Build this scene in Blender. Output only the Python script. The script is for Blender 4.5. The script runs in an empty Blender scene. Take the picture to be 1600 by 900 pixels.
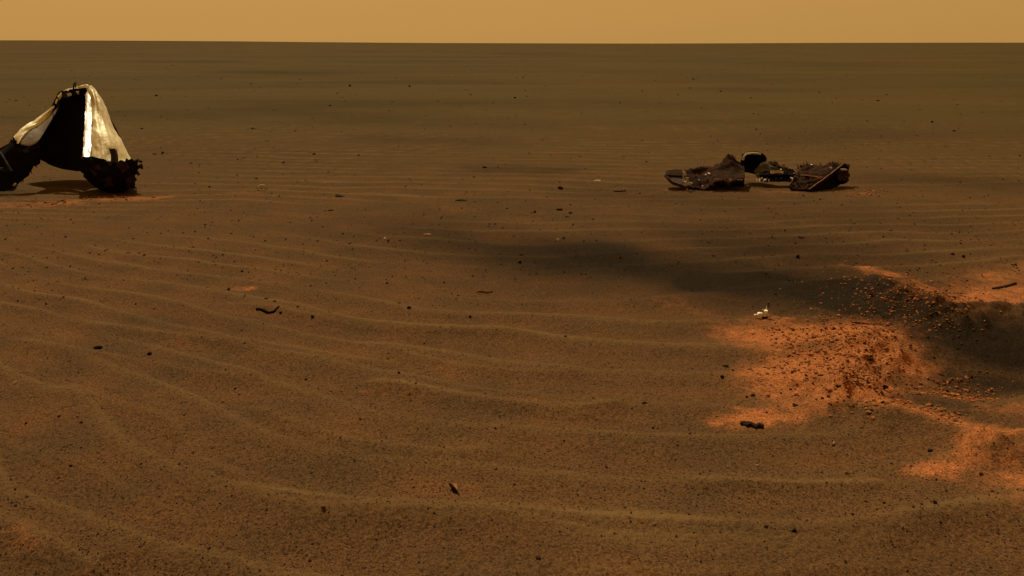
import bpy, bmesh, math, random
import numpy as np
from mathutils import Vector

random.seed(7); RNG = np.random.RandomState(11)
scene = bpy.context.scene
C = scene.collection

# ------------------------------------------------------------------ camera
F = 1386.0            # focal length in photo pixels (1600 wide)
CAMH = 1.5
HOR = 66.0
cam_d = bpy.data.cameras.new('camera'); cam = bpy.data.objects.new('camera', cam_d); C.objects.link(cam)
cam.location = (0, 0, CAMH); cam.rotation_euler = (math.radians(90), 0, 0)
cam_d.sensor_width = 36.0; cam_d.lens = F / 1600 * 36.0
cam_d.shift_y = -(450 - HOR) / 1600.0
cam_d.clip_start = 0.05; cam_d.clip_end = 20000
scene.camera = cam

# ------------------------------------------------------------------ world and sun
SUN_EL = math.radians(57); SUN_AZ = math.radians(-20)      # azimuth from +Y towards +X
world = bpy.data.worlds.new('World'); scene.world = world; world.use_nodes = True
nt = world.node_tree; nt.nodes.clear()
sky = nt.nodes.new('ShaderNodeTexSky'); sky.sky_type = 'NISHITA'; sky.sun_disc = False
sky.sun_elevation = SUN_EL; sky.sun_rotation = SUN_AZ; sky.air_density = 1.0; sky.dust_density = 1.0; sky.ozone_density = 0.0
bw = nt.nodes.new('ShaderNodeRGBToBW')
mul = nt.nodes.new('ShaderNodeMixRGB'); mul.blend_type = 'MULTIPLY'; mul.inputs[0].default_value = 1.0
mul.inputs[2].default_value = (.10, 0.0525, 0.0145, 1)       # dust-laden butterscotch air
bg = nt.nodes.new('ShaderNodeBackground'); bg.inputs['Strength'].default_value = 0.075
wo = nt.nodes.new('ShaderNodeOutputWorld')
nt.links.new(sky.outputs[0], bw.inputs[0]); nt.links.new(bw.outputs[0], mul.inputs[1])
veil = nt.nodes.new('ShaderNodeMixRGB'); veil.blend_type = 'ADD'; veil.inputs[0].default_value = 1.0
veil.inputs[2].default_value = (6.10, 3.25, 0.860, 1)      # even veil of suspended dust
nt.links.new(mul.outputs[0], veil.inputs[1])
tcw = nt.nodes.new('ShaderNodeTexCoord'); dot = nt.nodes.new('ShaderNodeVectorMath'); dot.operation = 'DOT_PRODUCT'
dot.inputs[1].default_value = (math.sin(SUN_AZ) * math.cos(SUN_EL), math.cos(SUN_AZ) * math.cos(SUN_EL), math.sin(SUN_EL))
nt.links.new(tcw.outputs['Generated'], dot.inputs[0])
fwd = nt.nodes.new('ShaderNodeMath'); fwd.operation = 'MULTIPLY_ADD'; fwd.inputs[1].default_value = .36; fwd.inputs[2].default_value = .81   # dust scatters forward
nt.links.new(dot.outputs['Value'], fwd.inputs[0])
scat = nt.nodes.new('ShaderNodeMixRGB'); scat.blend_type = 'MULTIPLY'; scat.inputs[0].default_value = 1.0
nt.links.new(veil.outputs[0], scat.inputs[1]); nt.links.new(fwd.outputs[0], scat.inputs[2])
nt.links.new(scat.outputs[0], bg.inputs['Color']); nt.links.new(bg.outputs[0], wo.inputs['Surface'])

sdir = Vector((math.sin(SUN_AZ) * math.cos(SUN_EL), math.cos(SUN_AZ) * math.cos(SUN_EL), math.sin(SUN_EL)))
sl = bpy.data.lights.new('sun', 'SUN'); sl.energy = 3.6; sl.angle = math.radians(0.5); sl.color = (1.0, 0.915, 0.68)
so = bpy.data.objects.new('sun', sl); C.objects.link(so)
so.rotation_euler = (-sdir).to_track_quat('-Z', 'Y').to_euler()

vs = scene.view_settings
vs.view_transform = 'Standard'; vs.look = 'None'; vs.exposure = 0.0; vs.gamma = 1.0; vs.use_curve_mapping = False

# ------------------------------------------------------------------ numpy noise
_perm = RNG.permutation(1024); _val = RNG.rand(1024)
def vnoise(x, y, s=0):
    xi = np.floor(x).astype(np.int64); yi = np.floor(y).astype(np.int64)
    xf = x - xi; yf = y - yi
    u = xf * xf * xf * (xf * (xf * 6 - 15) + 10); v = yf * yf * yf * (yf * (yf * 6 - 15) + 10)
    h = lambda a, b: _val[_perm[(_perm[(a + s * 131) & 1023] + b) & 1023]]
    a = h(xi, yi); b = h(xi + 1, yi); c = h(xi, yi + 1); d = h(xi + 1, yi + 1)
    return ((a + (b - a) * u) * (1 - v) + (c + (d - c) * u) * v) * 2 - 1
def fbm(x, y, o=4, s=0):
    r = 0; a = 0.5
    for i in range(o):
        r = r + a * vnoise(x * 2 ** i + 17.3 * i, y * 2 ** i - 9.1 * i, s + i); a *= 0.5
    return r
def sm(a, b, x):
    t = np.clip((x - a) / (b - a), 0, 1); return t * t * (3 - 2 * t)

def gp(px, py):                       # a photo pixel on flat ground -> metres
    d = F * CAMH / (py - HOR); return ((px - 800) / F * d, d)
def pp(px, py, d):                    # a photo pixel at a given distance -> metres
    return Vector(((px - 800) / F * d, d, CAMH - (py - HOR) / F * d))

def polydist(X, Y, pts):
    """distance to a polyline in metres, arc parameter 0..1, signed side"""
    P = np.array(pts, float); seg = np.linalg.norm(P[1:] - P[:-1], axis=1); cum = np.concatenate([[0], np.cumsum(seg)])
    best = np.full(X.shape, 1e9); tt = np.zeros(X.shape); sd = np.zeros(X.shape)
    for i in range(len(P) - 1):
        dx, dy = P[i + 1] - P[i]; L2 = dx * dx + dy * dy
        t = np.clip(((X - P[i, 0]) * dx + (Y - P[i, 1]) * dy) / L2, 0, 1)
        ex = X - (P[i, 0] + t * dx); ey = Y - (P[i, 1] + t * dy); d = np.hypot(ex, ey)
        m = d < best
        best[m] = d[m]; tt[m] = ((cum[i] + t * seg[i]) / cum[-1])[m]
        sd[m] = np.sign(dx * ey - dy * ex)[m]
    return best, tt, sd
def smooth_line(pts, n=5):
    out = []; P = [np.array(p, float) for p in pts]; P = [2 * P[0] - P[1]] + P + [2 * P[-1] - P[-2]]
    for i in range(1, len(P) - 2):
        for k in range(n):
            t = k / n
            out.append(0.5 * ((2 * P[i]) + (P[i + 1] - P[i - 1]) * t + (2 * P[i - 1] - 5 * P[i] + 4 * P[i + 1] - P[i + 2]) * t * t + (-P[i - 1] + 3 * P[i] - 3 * P[i + 1] + P[i + 2]) * t ** 3))
    out.append(P[-2]); return out

# ------------------------------------------------------------------ what the ground is like
CRESTS = [   # long single ripple crests: pixel line, height, half width, tint
    ([(300, 742), (400, 765), (500, 784), (620, 795), (800, 804), (950, 815), (1100, 830), (1200, 835), (1300, 831), (1450, 815), (1600, 798), (1760, 770)], .030, .085, 1.0),
    ([(1040, 758), (1120, 764), (1250, 768), (1340, 767), (1420, 770)], .020, .05, .9),
    ([(-60, 800), (20, 838), (100, 880), (180, 920)], .026, .08, .55),
    ([(60, 606), (160, 636), (250, 664), (330, 716), (420, 752)], .022, .075, .5),
    ([(380, 638), (460, 662), (540, 688), (700, 704), (820, 700)], .020, .07, .5),
    ([(540, 600), (640, 612), (800, 630), (900, 640), (1000, 632)], .022, .07, .75),
    ([(0, 528), (120, 552), (200, 566), (330, 592), (420, 600)], .018, .07, .45),
    ([(100, 500), (220, 518), (330, 536), (440, 545), (540, 566), (650, 575)], .02, .07, .6),
    ([(300, 470), (430, 486), (560, 515), (700, 522), (860, 518)], .014, .06, .5),
    ([(560, 545), (700, 570), (830, 583), (930, 580)], .014, .06, .5),
    ([(600, 880), (800, 893), (1000, 900), (1250, 893), (1450, 878)], .018, .07, .35),
    ([(-40, 690), (80, 716), (180, 760), (260, 800), (360, 840), (480, 880)], .018, .09, .3),
]
CR_G = [([gp(*p) for p in smooth_line(l)], h, w, t) for l, h, w, t in CRESTS]

ORANGE = [   # pale orange ejecta: pixel line, radius in metres, strength
    ([(1190, 530), (1280, 522), (1372, 520)], .20, 1.0),
    ([(1230, 585), (1330, 560), (1370, 545)], .23, 1.0),
    ([(1140, 658), (1220, 646), (1340, 622)], .085, .85),
    ([(1290, 612), (1350, 610)], .16, 1.1), ([(1220, 612), (1300, 598)], .17, .75),
    ([(1345, 628), (1430, 652), (1510, 676), (1620, 690), (1700, 690)], .10, 1.0),
    ([(1590, 690), (1530, 705), (1485, 732), (1460, 748)], .09, .85),
    ([(1640, 700), (1620, 740), (1590, 765)], .15, .55),
    ([(1410, 605), (1480, 600), (1510, 596)], .12, .55),
    ([(1335, 418), (1390, 432), (1450, 455), (1500, 478)], .09, .62),
    ([(1490, 482), (1560, 476), (1640, 455)], .20, .9),
    ([(1500, 470), (1570, 445), (1650, 415)], .22, .55),
    ([(1560, 640), (1640, 630)], .12, .4),
    ([(1130, 500), (1050, 470)], .12, .25),
    ([(15, 320), (60, 319), (105, 318)], .20, .55), ([(150, 311), (200, 310), (248, 307)], .14, .6),
    ([(1335, 299), (1362, 300)], .09, .5), ([(1045, 294), (1062, 296)], .06, .5), ([(1200, 297), (1245, 297)], .06, .45),
    ([(372, 452), (392, 451)], .04, .7), ([(345, 300), (400, 301)], .06, .4), ([(20, 845), (50, 868)], .04, .38),
    ([(560, 612), (600, 618)], .04, .26), ([(790, 630), (840, 632)], .04, .30), ([(650, 800), (680, 801)], .03, .3), ([(700, 690), (760, 700)], .03, .25),
]
DARK = [
    ([(640, 362), (760, 384), (900, 406), (1050, 428), (1200, 448), (1300, 460)], .58, 1.12, 1),
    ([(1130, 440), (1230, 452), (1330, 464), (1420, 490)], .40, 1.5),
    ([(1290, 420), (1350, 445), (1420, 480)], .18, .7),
    ([(1390, 505), (1480, 520), (1560, 530), (1680, 540)], .24, 1.3),  # dark soil, with the shade of the far rim's wall painted in
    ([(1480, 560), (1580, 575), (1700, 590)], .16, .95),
    ([(1000, 372), (1140, 378), (1270, 408)], .70, .78, 1), ([(980, 300), (1180, 330), (1400, 350)], .7, .36),
    ([(770, 262), (860, 264)], .35, .5), ([(1370, 276), (1460, 278), (1590, 288)], .4, .45),
    ([(1240, 652), (1330, 652), (1400, 668)], .05, .22), ([(820, 325), (960, 345)], .5, .2),
    ([(1570, 450), (1680, 440)], .04, .4), ([(250, 500), (420, 510)], .25, .15), ([(-60, 800), (120, 810), (300, 860)], .45, .24), ([(560, 850), (820, 860)], .22, .14), ([(1200, 870), (1500, 850)], .2, .12),
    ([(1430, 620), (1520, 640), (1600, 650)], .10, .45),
    ([(580, 215), (740, 219)], .5, .3), ([(190, 176), (330, 180)], .9, .3), ([(400, 170), (560, 184)], .9, .32),
    ([(250, 95), (340, 96)], 2.5, .4), ([(390, 112), (460, 113)], 2., .4), ([(1200, 215), (1340, 206)], .9, .25),
    ([(790, 84), (850, 85)], 3., .35), ([(1140, 140), (1190, 141)], 1.2, .3), ([(700, 165), (560, 163)], 1.0, .2),
]
OR_G = [([gp(*p) for p in l], r, s) for l, r, s in ORANGE]
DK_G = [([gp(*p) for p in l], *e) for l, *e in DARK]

def near_mask(X, Y, pts, reach):
    P = np.array(pts); return (X > P[:, 0].min() - reach) & (X < P[:, 0].max() + reach) & (Y > P[:, 1].min() - reach) & (Y < P[:, 1].max() + reach)

RIDGE = [   # crater relief: pixel line (on flat ground), height, half width, lumpiness
    ([(1290, 425), (1370, 445), (1440, 478), (1500, 505), (1580, 505), (1700, 490)], .085, .17, .5),
    ([(1400, 528), (1378, 560), (1352, 600), (1345, 640)], .055, .16, .6),
    ([(1330, 640), (1430, 662), (1510, 690), (1620, 702), (1760, 702)], .060, .12, .2),
    ([(1230, 625), (1345, 630)], .035, .14, .7),
    ([(1590, 705), (1530, 720), (1470, 755)], .02, .10, .1),
]
RG_G = [([gp(*p) for p in l], h, w, q) for l, h, w, q in RIDGE]
PIT = (gp(1530, 575), .75, .40, .10)

def ripple_phase(X, Y):
    c = .092 * (1 - sm(4.5, 9.5, Y)) + .018
    c = c * (1 - .35 * sm(6, 14, Y))
    return Y - c * np.minimum((X - 1.0) ** 2, 30) * sm(-2, 4, Y) + .26 * vnoise(X * .42, Y * .5, 3) + .10 * vnoise(X * 1.1, Y * 1.3, 5) + .03 * vnoise(X * 3.1, Y * 3.3, 6)

def ground_fields(X, Y, want='h'):
    R = np.hypot(X, Y)
    # broad undulation
    H = .05 * fbm(X * .09, Y * .09, 3, 20) * sm(3, 14, R) + .35 * fbm(X * .012, Y * .012, 3, 25) * sm(20, 120, R)
    H = H - .10 * sm(20, 60, R) * 0
    ang = np.arctan2(X, np.maximum(Y, 1e-6)) / .5236
    lift = (4.4 * sm(.15, -1.0, ang) + 1.2 * sm(.2, 1.0, ang) - 1.6) / F
    lift = np.where(Y > 0, lift, 0)
    H = H + np.maximum(R - 60, 0) * lift * sm(60, 700, R) + .0006 * np.maximum(R - 300, 0) * vnoise(ang * 3.1, R * .002, 9) * .5
    # ripples
    ph = ripple_phase(X, Y)
    lam = .40 + .12 * sm(5, 12, Y)
    q = ph / .36
    s1 = q - np.floor(q)
    prof = np.where(s1 < .66, s1 / .66, (1 - s1) / .34)            # gentle stoss, steeper lee
    tri = prof; prof = .35 * prof * prof * (3 - 2 * prof) + .65 * prof ** 1.7          # peaked crest, hollow flanks
    nr_ = 1 - sm(5.0, 8.0, Y)
    amod = np.clip(.44 + .26 * nr_ + (1.7 - .2 * nr_) * fbm(X * .45, Y * .9, 3, 40), 0.0, 1.3)
    fade = (1 - sm(9, 24, R)) * sm(1.2, 2.2, R)
    calm = 1 - .75 * np.exp(-(((X - 2.2) / 1.3) ** 2 + ((Y - 4.6) / 1.1) ** 2))
    rip = prof * amod * fade * calm
    nearcut = 1 - .30 * (1 - sm(2.4, 3.4, Y))
    H = H + (.013 + .015 * nr_) * rip * nearcut
    q2 = (ph + .35 * X * .2 + .06 * vnoise(X * 2.2, Y * 2.2, 61)) / .165
    H = H + .0022 * np.sin(q2 * 6.2832) * fade * np.clip(.4 + fbm(X * 1.1, Y * 1.3, 2, 63), 0, 1)
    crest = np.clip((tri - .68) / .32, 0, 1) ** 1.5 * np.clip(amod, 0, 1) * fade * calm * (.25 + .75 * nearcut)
    lowp = (1 - prof) * fade
    # long single crests
    for pts, h, w, t in CR_G:
        m = near_mask(X, Y, pts, w * 5)
        if not m.any(): continue
        x = X[m]; y = Y[m]
        d, tt, sd = polydist(x + .03 * vnoise(x * 2, y * 2, 70), y + .03 * vnoise(x * 1.3, y * 1.3, 71), pts)
        # sd>0 is the far side of a line drawn left to right
        ww = np.where(sd > 0, w * 1.8, w)
        e = np.exp(-(d / ww) ** 2) * sm(0, .14, tt) * sm(1, .86, tt) * np.clip(.85 + .6 * vnoise(x * 1.6, y * 1.6, 72), .3, 1.3)
        H[m] += h * e
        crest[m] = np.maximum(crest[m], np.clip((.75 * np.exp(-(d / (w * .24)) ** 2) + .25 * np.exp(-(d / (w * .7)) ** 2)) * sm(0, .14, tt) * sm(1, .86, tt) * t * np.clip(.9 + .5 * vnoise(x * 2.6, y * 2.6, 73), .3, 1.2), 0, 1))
    # crater where the wreck struck
    (cx, cy), rx, ry, dep = PIT
    e = np.sqrt(((X - cx) / rx) ** 2 + ((Y - cy) / ry) ** 2) + .25 * vnoise(X * 3, Y * 3, 80)
    H = H - dep * (1 - sm(.25, 1.15, e))
    for pts, h, w, lump in RG_G:
        m = near_mask(X, Y, pts, w * 4)
        if not m.any(): continue
        x = X[m]; y = Y[m]
        d, tt, sd = polydist(x + .07 * vnoise(x * 4, y * 4, 81), y + .07 * vnoise(x * 4, y * 4, 82), pts)
        e = np.exp(-(d / w) ** 2) * sm(0, .2 if h < .08 else .5, tt) * (1 if lump < .3 else sm(1.05, .85, tt))
        n = np.clip(1 + lump * (.55 * vnoise(x * 7, y * 7, 83) + .7 * vnoise(x * 22, y * 22, 84)), 0.2, 1.8)
        H[m] += h * e * n
    cm = np.exp(-(((X - 1.95) / .85) ** 2 + ((Y - 4.55) / .75) ** 2)) * (Y > 0)
    n1 = vnoise(X * 17, Y * 17, 86); n2 = vnoise(X * 38, Y * 38, 87)
    H = H + cm * np.clip(.45 + fbm(X * 3.3, Y * 3.3, 2, 88) * 1.5, 0, 1) * (.016 * np.clip(n1, -.3, 1) + .009 * np.clip(n2, -.3, 1))
    # scour in front of the wrecks
    d, tt, sd = polydist(X, Y, [gp(-120, 300), gp(240, 300)])
    H = H - .02 * np.exp(-(d / .3) ** 2)
    # grain
    g = (1 - sm(5, 12, R)) * (Y > 0)
    H = H + g * (.0040 * fbm(X * 7, Y * 7, 3, 90) + .0022 * vnoise(X * 42, Y * 42, 95) + .0016 * vnoise(X * 95, Y * 95, 96))
    if want == 'h': return H
    orange = np.zeros_like(X); dark = np.zeros_like(X)
    wx = X + .10 * fbm(X * 2.6, Y * 2.6, 4, 100); wy = Y + .10 * fbm(X * 2.6, Y * 2.6, 4, 110)
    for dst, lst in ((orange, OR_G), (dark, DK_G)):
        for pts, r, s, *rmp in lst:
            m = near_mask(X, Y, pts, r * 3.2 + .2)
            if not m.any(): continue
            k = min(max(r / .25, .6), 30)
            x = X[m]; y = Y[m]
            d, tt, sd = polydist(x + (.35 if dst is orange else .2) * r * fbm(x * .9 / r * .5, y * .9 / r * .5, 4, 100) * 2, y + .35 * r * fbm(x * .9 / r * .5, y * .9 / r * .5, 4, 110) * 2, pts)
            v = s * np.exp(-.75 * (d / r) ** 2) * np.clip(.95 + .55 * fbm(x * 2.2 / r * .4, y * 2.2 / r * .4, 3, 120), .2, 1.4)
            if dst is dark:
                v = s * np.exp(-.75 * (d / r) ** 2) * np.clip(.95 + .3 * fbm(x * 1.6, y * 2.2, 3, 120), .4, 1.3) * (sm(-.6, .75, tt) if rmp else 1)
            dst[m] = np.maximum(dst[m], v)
    return H, np.clip(orange, 0, 1.2), np.clip(dark, 0, 1.15), crest, lowp
def hz(x, y):
    return float(ground_fields(np.array([float(x)]), np.array([float(y)]))[0])

# ------------------------------------------------------------------ materials
def newmat(name):
    m = bpy.data.materials.new(name); m.use_nodes = True
    t = m.node_tree; b = t.nodes['Principled BSDF']; return m, t, b
def N(t, kind, **kw):
    n = t.nodes.new(kind)
    for k, v in kw.items(): setattr(n, k, v)
    return n
def noise_node(t, vec, scale, detail=3, rough=.55):
    n = N(t, 'ShaderNodeTexNoise'); n.inputs['Scale'].default_value = scale; n.inputs['Detail'].default_value = detail; n.inputs['Roughness'].default_value = rough
    t.links.new(vec, n.inputs['Vector']); return n
def ramp(t, src, stops):
    r = N(t, 'ShaderNodeValToRGB'); cr = r.color_ramp
    while len(cr.elements) < len(stops): cr.elements.new(.5)
    for e, (p, c) in zip(cr.elements, stops):
        e.position = p; e.color = (c, c, c, 1) if not isinstance(c, tuple) else (*c, 1)
    t.links.new(src, r.inputs[0]); return r
def mixc(t, fac, a, b, blend='MIX'):
    m = N(t, 'ShaderNodeMixRGB', blend_type=blend)
    for i, s in ((0, fac), (1, a), (2, b)):
        if isinstance(s, (int, float)): m.inputs[i].default_value = s if i == 0 else (s, s, s, 1)
        elif isinstance(s, tuple): m.inputs[i].default_value = (*s, 1)
        else: t.links.new(s, m.inputs[i])
    return m.outputs[0]
def math_n(t, op, a, b=0.0, clamp=False):
    m = N(t, 'ShaderNodeMath', operation=op); m.use_clamp = clamp
    for i, s in ((0, a), (1, b)):
        if isinstance(s, (int, float)): m.inputs[i].default_value = s
        else: t.links.new(s, m.inputs[i])
    return m.outputs[0]

def sand_material():
    m, t, b = newmat('rippled basaltic sand')
    geo = N(t, 'ShaderNodeNewGeometry'); pos = geo.outputs['Position']
    at = N(t, 'ShaderNodeAttribute', attribute_name='soil'); sep = N(t, 'ShaderNodeSeparateColor'); t.links.new(at.outputs['Color'], sep.inputs[0])
    org, drk, crs = sep.outputs[0], sep.outputs[1], sep.outputs[2]; low = at.outputs['Alpha']
    n_big = noise_node(t, pos, .35, 4); n_mid = noise_node(t, pos, 2.3, 4); n_far = noise_node(t, pos, .045, 4)
    n_pat = noise_node(t, pos, 4.5, 5, .6)
    n_gr = noise_node(t, pos, 95, 2, .6); n_fine = noise_node(t, pos, 190, 2, .6); n_cl = noise_node(t, pos, 16, 4, .65)
    base = mixc(t, ramp(t, n_mid.outputs[0], [(.32, 0.0), (.68, 1.0)]).outputs[0], (.0680, .0380, .0158), (.0930, .0455, .0168))
    base = mixc(t, ramp(t, n_big.outputs[0], [(.35, 0.0), (.7, 1.0)]).outputs[0], base, (.084, .0440, .0180))
    # distance from the strike site: the plain beyond is more olive
    sp = N(t, 'ShaderNodeSeparateXYZ'); t.links.new(pos, sp.inputs[0])
    far = math_n(t, 'MULTIPLY', math_n(t, 'SUBTRACT', sp.outputs['Y'], 5.0), .08, True)
    base = mixc(t, far, base, mixc(t, ramp(t, n_far.outputs[0], [(.3, 0.0), (.7, 1.0)]).outputs[0], (.0625, .0430, .0148), (.0745, .0455, .0152)))
    mp = N(t, 'ShaderNodeMapping'); mp.inputs['Scale'].default_value = (.07, .26, .0); t.links.new(pos, mp.inputs['Vector'])
    mp2 = N(t, 'ShaderNodeMapping'); mp2.inputs['Scale'].default_value = (.022, .060, .0); t.links.new(pos, mp2.inputs['Vector'])
    st = math_n(t, 'MULTIPLY', ramp(t, noise_node(t, mp.outputs[0], 1.0, 5, .6).outputs[0], [(.34, .80), (.50, 1.0), (.72, 1.10)]).outputs[0],
                ramp(t, noise_node(t, mp2.outputs[0], 1.0, 5, .6).outputs[0], [(.34, .88), (.50, 1.0), (.72, 1.05)]).outputs[0])
    base = mixc(t, far, base, st, 'MULTIPLY')
    # reddish dust lodged in the hollows
    red = math_n(t, 'MULTIPLY', low, math_n(t, 'MULTIPLY', ramp(t, n_mid.outputs[0], [(.42, 0.0), (.7, 1.0)]).outputs[0], .62))
    red = math_n(t, 'MULTIPLY', red, math_n(t, 'SUBTRACT', 1.0, far))
    base = mixc(t, red, base, (.128, .056, .0200))
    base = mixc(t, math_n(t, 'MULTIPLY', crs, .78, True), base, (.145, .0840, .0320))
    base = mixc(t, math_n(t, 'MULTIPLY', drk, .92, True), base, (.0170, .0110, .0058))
    # ejecta edges are broken up by clods
    oe = math_n(t, 'ADD', org, math_n(t, 'MULTIPLY', math_n(t, 'SUBTRACT', n_cl.outputs[0], .5), 1.25))
    oe = math_n(t, 'ADD', oe, math_n(t, 'MULTIPLY', math_n(t, 'SUBTRACT', n_pat.outputs[0], .5), .8))
    oe = ramp(t, oe, [(.08, 0.0), (1.15, 1.0)]).outputs[0]
    oe = math_n(t, 'MULTIPLY', oe, math_n(t, 'MULTIPLY', org, 1.7, True))
    base = mixc(t, oe, base, mixc(t, n_cl.outputs[0], (.235, .081, .0260), (.360, .125, .0400)))
    # grains
    g = ramp(t, n_gr.outputs[0], [(.33, .36), (.5, 1.0), (.70, 1.42)]).outputs[0]
    keep = math_n(t, 'SUBTRACT', 1.0, math_n(t, 'MULTIPLY', crs, .7, True))
    base = mixc(t, math_n(t, 'MULTIPLY', keep, .72), base, g, 'MULTIPLY')
    g2 = ramp(t, n_fine.outputs[0], [(.30, .42), (.5, 1.0), (.72, 1.5)]).outputs[0]
    base = mixc(t, math_n(t, 'MULTIPLY', keep, .65), base, g2, 'MULTIPLY')
    t.links.new(base, b.inputs['Base Color'])
    b.inputs['Roughness'].default_value = .95; b.inputs['Specular IOR Level'].default_value = .03
    bp = N(t, 'ShaderNodeBump'); bp.inputs['Strength'].default_value = .55; bp.inputs['Distance'].default_value = .006
    hsum = math_n(t, 'ADD', math_n(t, 'MULTIPLY', n_gr.outputs[0], .8), math_n(t, 'ADD', math_n(t, 'MULTIPLY', n_fine.outputs[0], .5), n_cl.outputs[0]))
    t.links.new(hsum, bp.inputs['Height']); t.links.new(bp.outputs[0], b.inputs['Normal'])
    return m

def simple(name, c1, c2, scale=20, rough=.9, metal=0., bump=.4, dist=.004, spec=.2, space='Object'):
    m, t, b = newmat(name)
    tc = N(t, 'ShaderNodeTexCoord'); n = noise_node(t, tc.outputs[space], scale, 5, .62)
    n2 = noise_node(t, tc.outputs[space], scale * .23, 3)
    f = math_n(t, 'ADD', math_n(t, 'MULTIPLY', n.outputs[0], .6), math_n(t, 'MULTIPLY', n2.outputs[0], .4))
    t.links.new(mixc(t, ramp(t, f, [(.38, 0.0), (.62, 1.0)]).outputs[0], c1, c2), b.inputs['Base Color'])
    b.inputs['Roughness'].default_value = rough; b.inputs['Metallic'].default_value = metal; b.inputs['Specular IOR Level'].default_value = spec
    bp = N(t, 'ShaderNodeBump'); bp.inputs['Strength'].default_value = bump; bp.inputs['Distance'].default_value = dist
    t.links.new(n.outputs[0], bp.inputs['Height']); t.links.new(bp.outputs[0], b.inputs['Normal'])
    return m
def foil_material(name, c1, c2, rough, metal=.45):
    m, t, b = newmat(name)
    tc = N(t, 'ShaderNodeTexCoord'); v = tc.outputs['Object']
    n = noise_node(t, v, 5, 4, .6); n3 = noise_node(t, v, 14, 5, .7)
    t.links.new(mixc(t, ramp(t, n.outputs[0], [(.3, 0.0), (.7, 1.0)]).outputs[0], c1, c2), b.inputs['Base Color'])
    b.inputs['Metallic'].default_value = metal; b.inputs['Roughness'].default_value = rough
    bp = N(t, 'ShaderNodeBump'); bp.inputs['Strength'].default_value = .35; bp.inputs['Distance'].default_value = .02
    t.links.new(math_n(t, 'ADD', n3.outputs[0], math_n(t, 'MULTIPLY', n.outputs[0], .8)), bp.inputs['Height']); t.links.new(bp.outputs[0], b.inputs['Normal'])
    return m

M = {}
M['sand'] = sand_material()
M['char'] = simple('charred black ablator', (.0040, .0028, .0020), (.0085, .0056, .0038), 14, .95, spec=.05)
M['char_brown'] = simple('scorched brown ablator', (.014, .0064, .0031), (.040, .0180, .0080), 22, .95, spec=.06, bump=.8, dist=.008)
M['char_grey'] = simple('dusty grey liner', (.050, .042, .026), (.085, .068, .042), 18, .85)
M['dust_skin'] = simple('dust coated panel', (.030, .019, .010), (.058, .034, .016), 18, .9)
M['metal_dark'] = simple('dull dark metal', (.012, .009, .0065), (.030, .021, .014), 40, .85, 0.)
M['foil'] = foil_material('crinkled gold foil', (.60, .52, .31), (.74, .66, .42), .55, .2)
M['foil_glint'] = foil_material('foil edge with painted glint', (.95, .95, .94), (.97, .97, .97), .48, .95)  # near-white metal stands in for the sun glint along the foil edge
M['foil_grey'] = foil_material('dusty grey foil', (.150, .140, .110), (.165, .105, .055), .65, .2)
M['foil_grey'].node_tree.nodes['Principled BSDF'].inputs['Specular IOR Level'].default_value = .1
M['fibre'] = simple('torn pale insulation', (.36, .28, .19), (.62, .52, .38), 60, .9)
M['fibre_orange'] = simple('scorched orange insulation', (.20, .085, .035), (.34, .17, .08), 60, .9)
M['white_metal'] = simple('pale bare metal', (.62, .56, .42), (.85, .80, .66), 60, .45, .3)
M['rock_dark'] = simple('dark basalt stone', (.010, .0058, .0030), (.022, .0125, .0062), 60, .95, spec=.08)
M['rock_brown'] = simple('brown stone', (.026, .0145, .0068), (.048, .025, .011), 60, .95, spec=.08)
M['rock_red'] = simple('reddish stone', (.085, .036, .017), (.15, .062, .028), 60, .9)
M['rock_pale'] = simple('pale stone', (.34, .26, .17), (.55, .45, .32), 60, .9)
M['clod'] = simple('orange soil clod', (.20, .072, .024), (.34, .135, .046), 40, .97, spec=.05, space='Generated')
M['clod_dark'] = simple('dark soil clod', (.036, .0175, .0080), (.085, .038, .015), 40, .97, spec=.05)

for k in ('clod', 'clod_dark', 'rock_dark', 'rock_brown'):
    t = M[k].node_tree; b = t.nodes['Principled BSDF']; src = b.inputs['Base Color'].links[0].from_socket
    oi = N(t, 'ShaderNodeObjectInfo'); gi = N(t, 'ShaderNodeNewGeometry')
    rnd = math_n(t, 'FRACT', math_n(t, 'ADD', oi.outputs['Random'], gi.outputs['Random Per Island']))
    t.links.new(mixc(t, 1.0, src, ramp(t, rnd, [(0., .5), (.5, .9), (1., 1.15)]).outputs[0], 'MULTIPLY'), b.inputs['Base Color'])
# ------------------------------------------------------------------ helpers
def tag(o, label=None, cat=None, group=None, kind=None):
    for k, v in (('label', label), ('category', cat), ('group', group), ('kind', kind)):
        if v: o[k] = v
    return o
def link(name, me, mat, parent=None):
    o = bpy.data.objects.new(name, me)
    if mat is not None and not me.materials: me.materials.append(mat)
    C.objects.link(o)
    if parent is not None:
        o.parent = parent; o.matrix_parent_inverse = parent.matrix_world.inverted() if False else o.matrix_parent_inverse
    return o
def empty(name, loc):
    o = bpy.data.objects.new(name, None); o.location = loc; o.empty_display_size = .1; C.objects.link(o); return o
def mesh_np(name, V, Fq, smooth=True):
    me = bpy.data.meshes.new(name); V = np.asarray(V, np.float32); Fq = np.asarray(Fq, np.int32)
    k = Fq.shape[1]
    me.vertices.add(len(V)); me.vertices.foreach_set('co', V.ravel())
    me.loops.add(Fq.size); me.loops.foreach_set('vertex_index', Fq.ravel())
    me.polygons.add(len(Fq)); me.polygons.foreach_set('loop_start', np.arange(0, Fq.size, k, dtype=np.int32))
    me.update(calc_edges=True)
    me.polygons.foreach_set('use_smooth', np.full(len(Fq), smooth)); me.update()
    return me

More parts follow.
